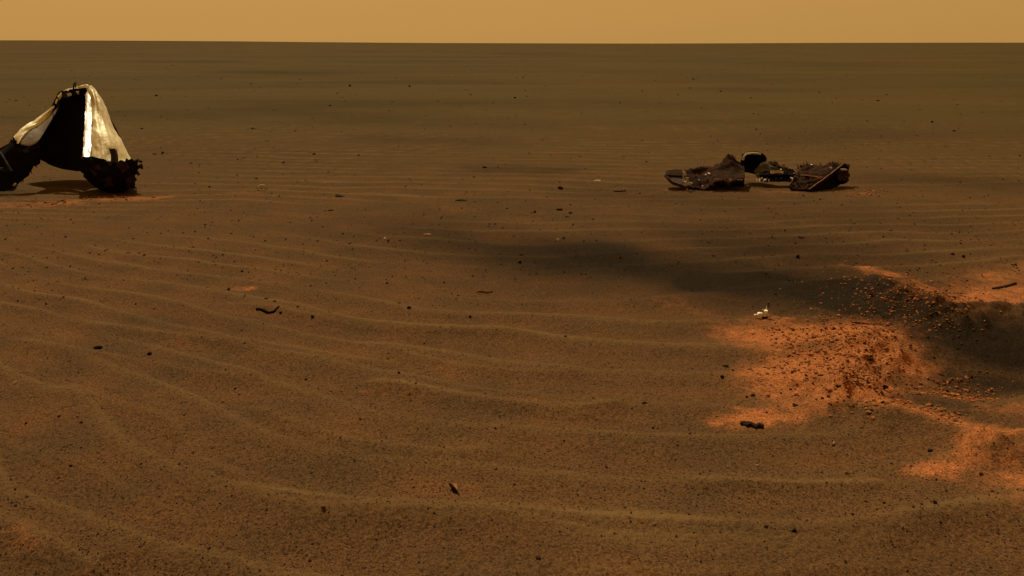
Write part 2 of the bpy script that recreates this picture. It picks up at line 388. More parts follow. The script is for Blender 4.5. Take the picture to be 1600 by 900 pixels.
# ------------------------------------------------------------------ the ground, one sheet to the horizon
def build_ground():
    fine = np.radians(np.arange(-35, 35.001, .075))
    coarse = np.radians(np.linspace(35, 325, 74)[1:-1])
    th = np.concatenate([fine, coarse])
    yy = np.arange(930, 24, -1.35)                       # rows even in view angle
    r = F * CAMH / yy
    r = np.concatenate([np.linspace(.2, r[0], 14)[:-1], r, np.geomspace(r[-1], 6000, 70)[1:]])
    T, R = np.meshgrid(th, r)
    X = R * np.sin(T); Y = R * np.cos(T)
    H, o, d, c, l = ground_fields(X, Y, 'all')
    nr, nc = X.shape
    V = np.stack([X, Y, H], -1).reshape(-1, 3)
    V = np.concatenate([V, [[0, 0, float(H[0].mean())]]])
    i = np.arange(nr - 1)[:, None] * nc; j = np.arange(nc)[None, :]; j2 = (j + 1) % nc
    Q = np.stack([i + j, i + nc + j, i + nc + j2, i + j2], -1).reshape(-1, 4)[:, ::-1]
    me = mesh_np('ground', V, Q)
    bm = bmesh.new(); bm.from_mesh(me); bm.verts.ensure_lookup_table(); ctr = bm.verts[len(V) - 1]
    for k in range(nc): bm.faces.new((ctr, bm.verts[(k + 1) % nc], bm.verts[k]))
    bm.normal_update(); bm.to_mesh(me); bm.free()
    ca = me.color_attributes.new('soil', 'FLOAT_COLOR', 'POINT')
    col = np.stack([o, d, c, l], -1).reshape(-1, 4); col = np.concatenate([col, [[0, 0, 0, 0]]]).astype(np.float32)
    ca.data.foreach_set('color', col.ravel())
    g = link('ground', me, M['sand']); tag(g, 'brown rippled sand plain running to a flat horizon', 'ground', kind='structure')
    up = sum(p.normal.z for p in me.polygons[:200])
    if up < 0: me.flip_normals()
    return g
build_ground()

# ------------------------------------------------------------------ lofted shells
def resample(pts, n):
    P = np.array(smooth_line(pts, 6), float); s = np.concatenate([[0], np.cumsum(np.linalg.norm(P[1:] - P[:-1], axis=1))]); s /= s[-1]
    u = np.linspace(0, 1, n); return np.stack([np.interp(u, s, P[:, k]) for k in range(P.shape[1])], -1)
def loft(name, a, b, mat, parent, origin, nu=28, nv=16, thick=.015, bulge=0., lump=.0, crinkle=.0, seed=0, jag=0., mid=None, sub=False, smooth=True):
    """shell between two edge lines given as (pixel x, pixel y, distance); bulge > 0 swells towards the viewer's side"""
    A = resample([tuple(pp(*p)) for p in a], nu); B = resample([tuple(pp(*p)) for p in b], nu)
    Mi = resample([tuple(pp(*p)) for p in mid], nu) if mid else None
    G = np.zeros((nv, nu, 3))
    for k in range(nv):
        t = k / (nv - 1)
        if Mi is None: G[k] = A * (1 - t) + B * t
        else: G[k] = A * (1 - t) * (1 - 2 * t) + Mi * 4 * t * (1 - t) + B * t * (2 * t - 1)
        G[k, :, 1] -= bulge * math.sin(math.pi * t) * np.sin(np.pi * np.linspace(0, 1, nu)) ** .6
    U, Vv = np.meshgrid(np.linspace(0, 1, nu), np.linspace(0, 1, nv))
    du = np.gradient(G, axis=1); dv = np.gradient(G, axis=0); nn = np.cross(du, dv); nn /= np.linalg.norm(nn, axis=2, keepdims=True) + 1e-9
    if nn[..., 1].mean() > 0: nn = -nn
    dsp = lump * fbm(U * 4 + seed, Vv * 4 - seed, 3, 200 + seed)
    if crinkle:
        r1 = 1 - np.abs(fbm(U * 1.3 + seed * 3 + Vv * .8, Vv * 4.5, 2, 210 + seed)) * 4; r2 = 1 - np.abs(fbm(U * 5 - Vv * 3 + seed, Vv * 4 + U * 3, 3, 220 + seed)) * 4
        dsp = dsp + crinkle * (.8 * np.clip(r1, -1, 1) + .28 * np.clip(r2, -1, 1))
    G = G + nn * dsp[..., None]
    if jag:
        for row, s in ((0, -1), (-1, 1)):
            j = jag * np.clip(RNG.randn(nu), -1.6, 2.2)
            G[row] = G[row] + (G[row] - G[row - s])/(np.linalg.norm(G[row] - G[row - s], axis=1, keepdims=True) + 1e-9) * j[:, None] * np.sign(1)
    Bk = G - nn * thick
    V = np.concatenate([G.reshape(-1, 3), Bk.reshape(-1, 3)]) - np.array(origin)
    n1 = nu * nv; fs = []
    for i in range(nv - 1):
        for j in range(nu - 1):
            q = (i * nu + j, i * nu + j + 1, (i + 1) * nu + j + 1, (i + 1) * nu + j); fs.append(q); fs.append(tuple(n1 + v for v in q[::-1]))
    for j in range(nu - 1):
        fs.append((j + 1, j, n1 + j, n1 + j + 1)); k = (nv - 1) * nu; fs.append((k + j, k + j + 1, n1 + k + j + 1, n1 + k + j))
    for i in range(nv - 1):
        p = i * nu; q = (i + 1) * nu; fs.append((p, q, n1 + q, n1 + p)); p += nu - 1; q += nu - 1; fs.append((q, p, n1 + p, n1 + q))
    me = mesh_np(name, V, fs, smooth)
    bm = bmesh.new(); bm.from_mesh(me); bmesh.ops.recalc_face_normals(bm, faces=bm.faces); bm.to_mesh(me); bm.free()
    me.set_sharp_from_angle(angle=math.radians(50)) if smooth else None
    return link(name, me, mat, parent)
def tube(name, pts, rad, mat, parent, origin, n=7, end=None, px=True):
    P = [pp(*p) if px else Vector(p) for p in pts]; bm = bmesh.new(); rings = []
    for i, p in enumerate(P):
        d = (P[min(i + 1, len(P) - 1)] - P[max(i - 1, 0)]).normalized()
        s = d.orthogonal().normalized() if i == 0 else (s - d * s.dot(d)).normalized(); q = d.cross(s)
        r = rad if end is None else rad + (end - rad) * i / (len(P) - 1)
        rings.append([bm.verts.new(p - Vector(origin) + (s * math.cos(2 * math.pi * k / n) + q * math.sin(2 * math.pi * k / n)) * r) for k in range(n)])
    for a, b in zip(rings, rings[1:]):
        for k in range(n): bm.faces.new((a[k], a[(k + 1) % n], b[(k + 1) % n], b[k]))
    bm.faces.new(rings[0][::-1]); bm.faces.new(rings[-1])
    bmesh.ops.recalc_face_normals(bm, faces=bm.faces)
    me = bpy.data.meshes.new(name); bm.to_mesh(me); bm.free(); return link(name, me, mat, parent)
def plate(name, pts, thick, mat, parent, origin, rough=.0, bevel=.002):
    """polygon of (pixel x, pixel y, distance) points given thickness away from the viewer"""
    P = [pp(*p) - Vector(origin) for p in pts]; nrm = Vector((0, 0, 0))
    for i in range(len(P)): nrm += (P[i] - P[0]).cross(P[(i + 1) % len(P)] - P[0])
    nrm.normalize()
    if nrm.y > 0: nrm = -nrm
    bm = bmesh.new(); a = [bm.verts.new(p) for p in P]; b = [bm.verts.new(p - nrm * thick) for p in P]
    bm.faces.new(a); bm.faces.new(b[::-1])
    for i in range(len(a)): bm.faces.new((a[i], b[i], b[(i + 1) % len(a)], a[(i + 1) % len(a)]))
    bmesh.ops.triangulate(bm, faces=bm.faces[:2]); bmesh.ops.recalc_face_normals(bm, faces=bm.faces)
    if bevel: bmesh.ops.bevel(bm, geom=[e for e in bm.edges if e.is_manifold and e.calc_face_angle(0) > .6], offset=bevel, segments=1, affect='EDGES')
    if rough:
        bmesh.ops.subdivide_edges(bm, edges=bm.edges[:], cuts=1, use_grid_fill=True)
        for v in bm.verts: v.co += Vector((random.uniform(-1, 1), random.uniform(-1, 1), random.uniform(-1, 1))) * rough
    me = bpy.data.meshes.new(name); bm.to_mesh(me); bm.free(); return link(name, me, mat, parent)

# ------------------------------------------------------------------ the big tent-like wreck of the heat shield
O = Vector((*gp(110, 294), 0)); O.z = hz(O.x, O.y)
hs = empty('heat_shield', O); tag(hs, 'tent-shaped black heat shield wreck draped with bright gold foil', 'wreckage')
front = loft('front_panel', [(97, 143, 9.58), (92, 154, 9.52), (84, 178, 9.42), (72, 202, 9.32), (62, 222, 9.22), (64, 247, 9.12)],
     [(136, 138, 9.56), (137, 155, 9.48), (136, 185, 9.36), (134, 215, 9.24), (133, 245, 9.04), (133, 267, 8.96)], M['char'], hs, O,
     mid=[(116, 139, 9.62), (114, 158, 9.60), (110, 185, 9.54), (104, 212, 9.44), (98, 240, 9.33), (98, 263, 9.24)], nu=30, nv=22, thick=.03, lump=.03, seed=1)
loft('back_panel', [(95, 146, 9.62), (80, 176, 9.66), (62, 205, 9.66), (52, 232, 9.62)], [(140, 141, 9.64), (160, 165, 9.72), (178, 200, 9.72), (196, 236, 9.62)],
     M['char_brown'], hs, O, mid=[(118, 141, 9.72), (118, 168, 9.86), (116, 205, 9.9), (116, 240, 9.86)], nu=24, nv=20, thick=.03, lump=.03, seed=2)
loft('foil_blanket', [(137, 136, 9.55), (138, 150, 9.49), (137, 175, 9.38), (136, 205, 9.18), (134, 242, 8.92)],
     [(146, 138, 9.62), (160, 156, 9.60), (173, 183, 9.56), (190, 220, 9.46), (208, 255, 9.30)], M['foil'], hs, O,
     mid=[(141, 134, 9.54), (151, 150, 9.42), (158, 180, 9.26), (165, 215, 9.02), (173, 251, 8.84)], nu=56, nv=40, thick=.004, crinkle=.012, lump=.025, seed=3)['label'] = 'large pale gold foil sheet on the lit flank'
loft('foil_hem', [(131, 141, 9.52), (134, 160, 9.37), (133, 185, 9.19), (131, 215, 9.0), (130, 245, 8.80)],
     [(139, 137, 9.54), (142, 155, 9.39), (143, 185, 9.205), (143, 215, 9.015), (141, 244, 8.815)], M['foil_glint'], hs, O,
     mid=[(136, 138, 9.52), (138, 157, 9.375), (138, 185, 9.19), (137, 215, 9.0), (136, 245, 8.80)], nu=34, nv=9, thick=.004, crinkle=.006, jag=.003, seed=4)['label'] = 'foil edge strip whitened as the sun glint'
fl = loft('foil_blanket', [(18, 217, 9.16), (28, 206, 9.24), (40, 196, 9.32), (55, 188, 9.40), (72, 176, 9.46), (91, 161, 9.52)],
     [(30, 226, 9.08), (36, 214, 9.14), (46, 204, 9.22), (60, 197, 9.30), (75, 183, 9.40), (92, 166, 9.50)], M['foil'], hs, O, nu=40, nv=12, thick=.004, crinkle=.016, bulge=.03, seed=5)
loft('grey_liner', [(30, 222, 9.09), (38, 213, 9.15), (48, 203, 9.23), (61, 196, 9.31), (76, 183, 9.41), (92, 165, 9.49)],
     [(33, 226, 9.06), (46, 228, 9.06), (58, 222, 9.10), (68, 208, 9.20), (80, 188, 9.33), (91, 170, 9.46)], M['foil_grey'], hs, O, nu=30, nv=12, thick=.006, crinkle=.004, bulge=.02, seed=6)
ft = loft('foil_scrap', [(86, 158, 9.52), (92, 149, 9.56), (100, 142, 9.58), (110, 138, 9.58), (122, 135, 9.57), (136, 132, 9.56), (144, 137, 9.56)],
     [(88, 164, 9.48), (94, 153, 9.52), (101, 145, 9.53), (110, 141, 9.53), (122, 139, 9.52), (134, 138, 9.50), (142, 143, 9.51)], M['foil'], hs, O, nu=40, nv=7, thick=.004, crinkle=.014, seed=7)
# heavy rim on the right
loft('rim_segment', [(131, 240, 8.95), (150, 244, 8.90), (172, 249, 8.86), (192, 251, 8.90), (207, 253, 8.98), (213, 258, 9.2)],
     [(133, 270, 8.96), (145, 283, 8.90), (157, 293, 8.88), (177, 297, 8.88), (198, 297, 8.90), (211, 293, 9.14)], M['char'], hs, O,
     mid=[(132, 256, 8.86), (147, 265, 8.78), (164, 272, 8.76), (186, 275, 8.78), (204, 275, 8.88), (213, 275, 9.16)], nu=46, nv=20, thick=.10, lump=.07, jag=.012, seed=8)
for pts in ([(140, 262, 8.78), (152, 258, 8.76), (158, 268, 8.74), (148, 276, 8.76)], [(184, 256, 8.76), (196, 253, 8.78), (203, 262, 8.8), (192, 270, 8.74)],
            [(160, 280, 8.78), (172, 277, 8.76), (176, 290, 8.8), (164, 292, 8.82)], [(196, 280, 8.82), (208, 276, 8.86), (209, 290, 8.88), (200, 294, 8.86)]):
    plate('torn_plate', pts, .02, M['char_brown'], hs, O, .006)
for k in range(14):
    x0 = random.uniform(136, 208); yb = np.interp(x0, [133, 146, 158, 177, 209], [269, 283, 292, 296, 294])
    tube('splinter', [(x0, yb - 5, 8.86), (x0 + random.uniform(-5, 5), yb + random.uniform(-1, 3), 8.84)], .010, M['char'], hs, O, n=5, end=.003)
for k in range(16):
    x0 = random.uniform(-30, 60); yb = np.interp(x0, [-30, 0, 20, 36, 48, 60], [300, 298, 293, 281, 268, 252])
    tube('splinter', [(x0, yb - 6, 8.86 + max(x0, 0) * .003), (x0 + random.uniform(-6, 6), yb + random.uniform(-1, 3), 8.84 + max(x0, 0) * .003)], .010, M['char'], hs, O, n=5, end=.003)
for k in range(10):
    x0 = random.uniform(66, 130); yb = np.interp(x0, [62, 85, 110, 133], [247, 259, 265, 267])
    tube('splinter', [(x0, yb - 5, 9.14), (x0 + random.uniform(-4, 4), yb + random.uniform(0, 3), 9.12)], .008, M['char'], hs, O, n=5, end=.003)
loft('rim_floor', [(133, 262, 9.12), (160, 268, 9.2), (190, 270, 9.3), (208, 266, 9.3)], [(135, 270, 9.0), (160, 291, 8.93), (188, 294, 8.95), (208, 288, 9.12)], M['char'], hs, O, nu=16, nv=8, thick=.05, seed=9)
plate('bracket', [(170, 232, 8.84), (179, 232, 8.84), (181, 240, 8.82), (182, 254, 8.78), (173, 254, 8.78), (173, 242, 8.82)], .05, M['metal_dark'], hs, O)
for pts in ([(206, 258, 9.1), (212, 252, 9.08), (216, 250, 9.05), (221, 253, 9.03)], [(208, 264, 9.08), (215, 262, 9.05), (221, 258, 9.02), (222, 264, 9.02)], [(207, 272, 9.08), (213, 268, 9.04), (217, 273, 9.02)]):
    tube('lug', pts, .020, M['metal_dark'], hs, O, end=.014)
tube('bolt', [(151, 268, 8.84), (153, 265, 8.82)], .010, M['fibre'], hs, O)
tube('strut', [(150, 255, 8.86), (163, 253, 8.82), (176, 254, 8.80)], .008, M['metal_dark'], hs, O)
# left leg, running out of the picture
loft('side_panel', [(-70, 262, 8.9), (-40, 250, 8.98), (-10, 236, 9.05), (8, 226, 9.1), (20, 216, 9.15), (31, 224, 9.1), (48, 227, 9.08), (60, 223, 9.12)],
     [(-80, 302, 8.72), (-50, 304, 8.75), (-20, 302, 8.80), (0, 299, 8.84), (22, 294, 8.90), (36, 281, 8.96), (48, 268, 9.0), (62, 250, 9.06)], M['char'], hs, O, bulge=.06, nu=44, nv=16, thick=.05, lump=.06, jag=.008, seed=10)
loft('back_flap', [(-60, 262, 9.0), (-20, 242, 9.2), (10, 226, 9.3), (30, 215, 9.36)], [(-60, 298, 9.0), (-20, 296, 9.1), (10, 290, 9.16), (28, 280, 9.2)], M['char_brown'], hs, O, nu=16, nv=8, thick=.03, seed=11)
plate('clip', [(52, 252, 9.04), (60, 248, 9.04), (60, 256, 9.04), (54, 260, 9.04)], .04, M['char'], hs, O)
tube('strut', [(0, 238, 9.02), (6, 247, 8.96), (12, 258, 8.92), (18, 268, 8.9)], .011, M['metal_dark'], hs, O)
tube('strut', [(-30, 262, 8.9), (-8, 256, 8.88), (3, 266, 8.86)], .010, M['metal_dark'], hs, O)
tube('bolt', [(22, 290, 8.88), (24, 287, 8.87)], .012, M['fibre'], hs, O)
tube('bolt', [(3, 266, 8.86), (3, 262, 8.86)], .012, M['dust_skin'], hs, O)
# fittings along the top
tube('stalk', [(115, 146, 9.5), (115, 138, 9.5), (116, 129, 9.5)], .012, M['metal_dark'], hs, O, end=.007)
tube('stalk', [(119, 140, 9.5), (118, 134, 9.5), (119, 128, 9.5)], .006, M['metal_dark'], hs, O)
plate('fitting', [(96, 143, 9.49), (104, 141, 9.49), (109, 146, 9.48), (106, 153, 9.46), (97, 152, 9.46)], .06, M['metal_dark'], hs, O, .004)
plate('fitting', [(109, 141, 9.48), (121, 139, 9.48), (124, 146, 9.46), (117, 150, 9.46), (110, 149, 9.46)], .06, M['char'], hs, O, .004)
plate('fitting', [(124, 139, 9.48), (134, 139, 9.48), (135, 147, 9.46), (126, 146, 9.46)], .05, M['char'], hs, O, .004)
tube('ring_clip', [(84, 164, 9.46), (86, 156, 9.46), (90, 152, 9.46), (92, 157, 9.46), (89, 163, 9.46)], .008, M['metal_dark'], hs, O)
plate('torn_tab', [(104, 147, 9.45), (110, 145, 9.45), (112, 149, 9.44), (106, 151, 9.44)], .008, M['fibre'], hs, O)
plate('torn_tab', [(118, 143, 9.45), (123, 142, 9.45), (122, 148, 9.44)], .008, M['fibre'], hs, O)
for o in hs.children: pass

# ------------------------------------------------------------------ three broken fragments to the right
def q(cx, cy): return (1020 + cx / 4.706, 220 + cy / 4.706)
def Q(l, d=None): return [(*q(a, b), c) for a, b, c in l]
Of = Vector((*gp(1110, 292), 0)); Of.z = hz(Of.x, Of.y)
fa = empty('heat_shield_fragment', Of); tag(fa, 'long low scorched brown shield fragment with a jagged hump, left of three', 'wreckage', 'broken shield fragments on the plain')
loft('shell_panel', Q([(215, 212, 9.42), (300, 208, 9.42), (380, 200, 9.44), (480, 176, 9.46), (520, 142, 9.48), (570, 108, 9.5), (612, 132, 9.5), (640, 158, 9.48), (672, 166, 9.46)]),
     Q([(262, 318, 9.12), (330, 336, 9.08), (400, 342, 9.06), (445, 300, 9.06), (480, 290, 9.06), (530, 290, 9.06), (580, 288, 9.06), (630, 288, 9.06), (674, 288, 9.06)]), M['char_brown'], fa, Of, nu=48, nv=16, thick=.035, bulge=-.05, lump=.045, jag=.015, seed=20, smooth=False)
loft('curled_lip', Q([(95, 222, 9.3), (140, 214, 9.36), (215, 211, 9.42)]), Q([(92, 246, 9.16), (140, 296, 9.08), (235, 326, 9.06)]), M['dust_skin'], fa, Of, nu=18, nv=10, thick=.03, bulge=-.06, lump=.02, seed=21)
loft('dark_end', Q([(94, 220, 9.31), (150, 212, 9.36), (214, 210, 9.4)]), Q([(94, 248, 9.15), (150, 252, 9.2), (214, 256, 9.24)]), M['char_brown'], fa, Of, nu=12, nv=6, thick=.02, seed=22)
loft('underside', Q([(446, 296, 9.09), (560, 292, 9.09), (674, 290, 9.09)]), Q([(452, 337, 9.14), (560, 338, 9.14), (672, 337, 9.14)]), M['char'], fa, Of, nu=12, nv=5, thick=.06, seed=23)
loft('rear_wall', Q([(300, 214, 9.5), (480, 186, 9.54), (570, 130, 9.58), (672, 175, 9.54)]), Q([(300, 318, 9.4), (480, 312, 9.4), (570, 312, 9.4), (672, 312, 9.4)]), M['char'], fa, Of, nu=14, nv=6, thick=.03, seed=24)
for l in ([(218, 222), (240, 226), (248, 252), (232, 256)], [(240, 268), (268, 272), (262, 296), (246, 294)], [(230, 300), (282, 308), (276, 326), (236, 322)]):
    plate('torn_tab', [(*q(a, b), 9.05) for a, b in l], .010, M['fibre'], fa, Of, .004)
for l, mm in (([(446, 278), (492, 282), (488, 294), (452, 296)], 'fibre_orange'), ([(562, 280), (580, 282), (578, 294), (564, 294)], 'fibre'), ([(360, 328), (374, 330), (372, 344), (360, 344)], 'fibre'), ([(318, 244), (338, 248), (334, 258), (320, 256)], 'fibre_orange'), ([(620, 284), (660, 284), (660, 291), (622, 291)], 'fibre_orange')):
    plate('torn_tab', [(*q(a, b), 9.03 if b > 260 else 9.18) for a, b in l], .010, M[mm], fa, Of, .003)
for k in range(30):
    x = random.uniform(300, 665); y0 = np.interp(x, [380, 480, 520, 570, 612, 672], [200, 178, 144, 112, 134, 166])
    tube('splinter', Q([(x, y0 + 10, 9.46), (x + random.uniform(-10, 10), y0 - random.uniform(4, 16), 9.46)]), .006, M['char_brown'], fa, Of, n=5, end=.002)

Og = Vector((*gp(1200, 286), 0)); Og.z = hz(Og.x, Og.y)
fb = empty('heat_shield_fragment', Og); tag(fb, 'black arched shield fragment with a pale rim, middle of three', 'wreckage', 'broken shield fragments on the plain')
loft('arched_shell', Q([(668, 150, 9.5), (684, 112, 9.5), (715, 100, 9.5), (770, 98, 9.5), (812, 118, 9.5), (826, 150, 9.5)]),
     Q([(664, 222, 9.56), (682, 222, 9.6), (705, 222, 9.62), (740, 232, 9.62), (770, 246, 9.6), (800, 262, 9.56)]), M['char'], fb, Og, nu=26, nv=12, thick=.03, bulge=-.10, seed=30)
tube('pale_rim', Q([(662, 142, 9.46), (670, 116, 9.46), (688, 97, 9.46), (730, 91, 9.46), (768, 92, 9.46), (792, 97, 9.47)]), .012, M['fibre'], fb, Og)
plate('torn_tab', Q([(656, 96, 9.5), (672, 98, 9.5), (672, 120, 9.5), (660, 118, 9.5)]), .012, M['char'], fb, Og, .003)
loft('grey_side', Q([(744, 222, 9.36), (770, 192, 9.38), (800, 162, 9.42), (826, 152, 9.44)]), Q([(770, 268, 9.3), (800, 256, 9.32), (838, 244, 9.36), (866, 230, 9.4)]), M['char_grey'], fb, Og, nu=14, nv=8, thick=.015, lump=.02, seed=31)
loft('liner_sheet', Q([(826, 156, 9.48), (880, 162, 9.48), (930, 178, 9.48), (990, 200, 9.46), (1048, 228, 9.44)]), Q([(836, 250, 9.36), (880, 246, 9.34), (930, 246, 9.34), (990, 250, 9.34), (1046, 256, 9.34)]), M['char_grey'], fb, Og, nu=26, nv=10, thick=.015, lump=.04, crinkle=.01, jag=.006, seed=32)
loft('charred_edge', Q([(880, 176, 9.44), (930, 186, 9.44), (990, 206, 9.42), (1050, 230, 9.4)]), Q([(872, 206, 9.42), (930, 214, 9.42), (990, 226, 9.4), (1052, 250, 9.38)]), M['char'], fb, Og, nu=20, nv=6, thick=.02, jag=.012, lump=.03, seed=33)
plate('pale_strip', Q([(868, 222, 9.33), (920, 218, 9.33), (958, 224, 9.33), (962, 242, 9.32), (900, 246, 9.32), (866, 240, 9.32)]), .008, M['fibre'], fb, Og, .003)
loft('underside', Q([(790, 254, 9.30), (880, 250, 9.30), (960, 248, 9.30), (1044, 254, 9.32)]), Q([(800, 302, 9.34), (880, 304, 9.34), (960, 304, 9.34), (1010, 302, 9.36)]), M['char'], fb, Og, nu=14, nv=5, thick=.08, lump=.02, seed=34)
for k in range(12):
    x = 765 + k * 23; tube('fringe', Q([(x, 280 + (k % 3) * 4, 9.29), (x + random.uniform(-6, 8), 300 + random.uniform(-4, 6), 9.26)]), .007, M['fibre' if k < 5 else 'char_brown'], fb, Og, n=5, end=.003)

Oh = Vector((*gp(1280, 296), 0)); Oh.z = hz(Oh.x, Oh.y)
fc = empty('heat_shield_fragment', Oh); tag(fc, 'folded brown shield plate propped on edge with frayed top, right of three', 'wreckage', 'broken shield fragments on the plain')
loft('shell_panel', Q([(1090, 172, 9.46), (1180, 172, 9.46), (1260, 172, 9.46), (1330, 160, 9.46), (1392, 168, 9.42)]), Q([(1045, 256, 9.22), (1120, 256, 9.2), (1180, 262, 9.18), (1240, 270, 9.16), (1290, 268, 9.16)]), M['char_brown'], fc, Oh, nu=36, nv=10, thick=.03, lump=.03, jag=.014, seed=40, smooth=False)
loft('shell_panel', Q([(1048, 256, 9.21), (1120, 258, 9.19), (1180, 264, 9.17), (1238, 272, 9.15), (1290, 270, 9.15)]), Q([(998, 344, 9.06), (1050, 348, 9.04), (1100, 352, 9.02), (1142, 356, 9.0), (1160, 352, 9.0)]), M['char_brown'], fc, Oh, nu=24, nv=10, thick=.03, lump=.03, jag=.006, seed=41, smooth=False)
loft('fold_flap', Q([(1146, 358, 8.98), (1220, 306, 9.08), (1300, 248, 9.18), (1394, 176, 9.36)]), Q([(1200, 356, 9.04), (1270, 346, 9.1), (1340, 326, 9.2), (1440, 300, 9.36)]), M['char'], fc, Oh, nu=20, nv=8, thick=.025, bulge=-.06, lump=.03, jag=.006, seed=42, smooth=False)
loft('side_plate', Q([(1370, 214, 9.28), (1400, 206, 9.32), (1442, 214, 9.38)]), Q([(1368, 282, 9.2), (1400, 296, 9.24), (1444, 290, 9.34)]), M['char_brown'], fc, Oh, nu=10, nv=8, thick=.02, lump=.03, seed=43)
loft('dark_corner', Q([(1380, 176, 9.4), (1410, 170, 9.42), (1440, 176, 9.44)]), Q([(1372, 212, 9.34), (1410, 208, 9.38), (1444, 214, 9.42)]), M['char'], fc, Oh, nu=8, nv=5, thick=.02, seed=44)
tube('pale_edge', Q([(1148, 356, 8.98), (1185, 331, 9.015), (1200, 318, 9.03), (1250, 286, 9.1), (1275, 264, 9.135), (1310, 241, 9.18), (1340, 215, 9.25), (1392, 176, 9.35)]), .0055, M['fibre_orange'], fc, Oh, n=6)
tube('pale_crease', Q([(1085, 252, 9.18), (1130, 254, 9.17), (1180, 262, 9.15), (1245, 268, 9.13)]), .006, M['fibre_orange'], fc, Oh, n=6)
plate('torn_tab', Q([(1425, 168, 9.4), (1450, 170, 9.4), (1450, 192, 9.4), (1436, 196, 9.4)]), .01, M['fibre_orange'], fc, Oh, .003)
plate('torn_tab', Q([(1385, 206, 9.26), (1430, 208, 9.3), (1428, 218, 9.3), (1388, 216, 9.26)]), .01, M['fibre'], fc, Oh, .003)
plate('torn_tab', Q([(1208, 262, 9.12), (1240, 264, 9.12), (1240, 280, 9.11), (1212, 278, 9.11)]), .01, M['fibre_orange'], fc, Oh, .003)
for k in range(26):
    x = random.choice([random.uniform(1060, 1140), random.uniform(1060, 1440), random.uniform(1280, 1450)]); y0 = np.interp(x, [1060, 1090, 1260, 1330, 1392, 1450], [200, 172, 172, 160, 160, 176])
    tube('frayed_strand', Q([(x, y0 + 14, 9.44), (x + random.uniform(-12, 12), y0 - random.uniform(2, 30 if x < 1140 else 16), 9.44)]), .006, M[random.choice(['fibre_orange', 'char_brown', 'char_brown', 'fibre'])], fc, Oh, n=5, end=.002)

for par, org_, box, n_ in ((fa, Of, [(225, 600, 215, 290), (230, 300, 280, 330), (450, 670, 280, 300)], 26), (fb, Og, [(840, 1040, 180, 250), (770, 1030, 270, 300)], 18), (fc, Oh, [(1060, 1390, 170, 200), (1050, 1250, 240, 275), (1360, 1450, 180, 300), (1010, 1150, 300, 350)], 26)):
    for k in range(n_):
        x0, x1, y0, y1 = random.choice(box); cx = random.uniform(x0, x1); cy = random.uniform(y0, y1)
        dd = 9.42 - (cy - 170) / 180 * .40; sz = random.uniform(4, 11)
        plate('torn_flake', Q([(cx - sz, cy - sz * random.uniform(.2, .9), dd), (cx + sz * .8, cy - sz * random.uniform(.2, 1), dd - .01), (cx + sz, cy + sz * random.uniform(.2, .7), dd - .03), (cx - sz * random.uniform(.2, 1), cy + sz * random.uniform(.3, .8), dd - .02)]), .006,
              M[random.choice(['fibre', 'fibre_orange', 'char', 'char', 'char_brown', 'char'])], par, org_, bevel=0)

# ------------------------------------------------------------------ stones and scraps
def rock_mesh(name, seed, sub=2, flat=1., ang=.35):
    r = random.Random(seed); bm = bmesh.new(); bmesh.ops.create_icosphere(bm, subdivisions=sub, radius=.5)
    cuts = [(Vector((r.uniform(-1, 1), r.uniform(-1, 1), r.uniform(-.4, 1))).normalized(), r.uniform(.20, .38)) for _ in range(9)]
    for v in bm.verts:
        for n, d in cuts:
            e = v.co.dot(n) - d
            if e > 0: v.co -= n * e
        v.co *= 1 + r.uniform(-.05, .05); v.co.z *= flat
    me = bpy.data.meshes.new(name); bm.to_mesh(me); bm.free(); return me
ROCKS = {}
def rock_data(kind, mat, i):
    key = (kind, mat, i)
    if key not in ROCKS:
        me = rock_mesh('stone', 40 + i + (100 if kind == 'slab' else 0), 2, .35 if kind == 'slab' else .75); me.materials.append(M[mat]); ROCKS[key] = me
    return ROCKS[key]
def put(name, px, py, w, h, mat, kind='stone', rot=0., tilt=0., sink=.25, depth=None, idx=None):
    """a stone whose middle is seen at a pixel, w and h in photo pixels"""
    x, y = gp(px, py + h * .35)
    for _ in range(4):
        z = hz(x, y); y = F * (CAMH - z) / (py + h * .35 - HOR); x = (px - 800) / F * y
    s = y / F; W = w * s; Hh = h * s; z = hz(x, y)
    o = bpy.data.objects.new(name, rock_data(kind, mat, idx if idx is not None else random.randrange(6)))
    fl = .35 if kind == 'slab' else .75
    o.scale = (W * 1.1, (depth * s if depth else W * .75) * 1.1, Hh * 1.0 / fl)
    o.rotation_euler = (tilt, random.uniform(-.15, .15), rot); o.location = (x, y, z + Hh * (.5 - sink)); C.objects.link(o); return o
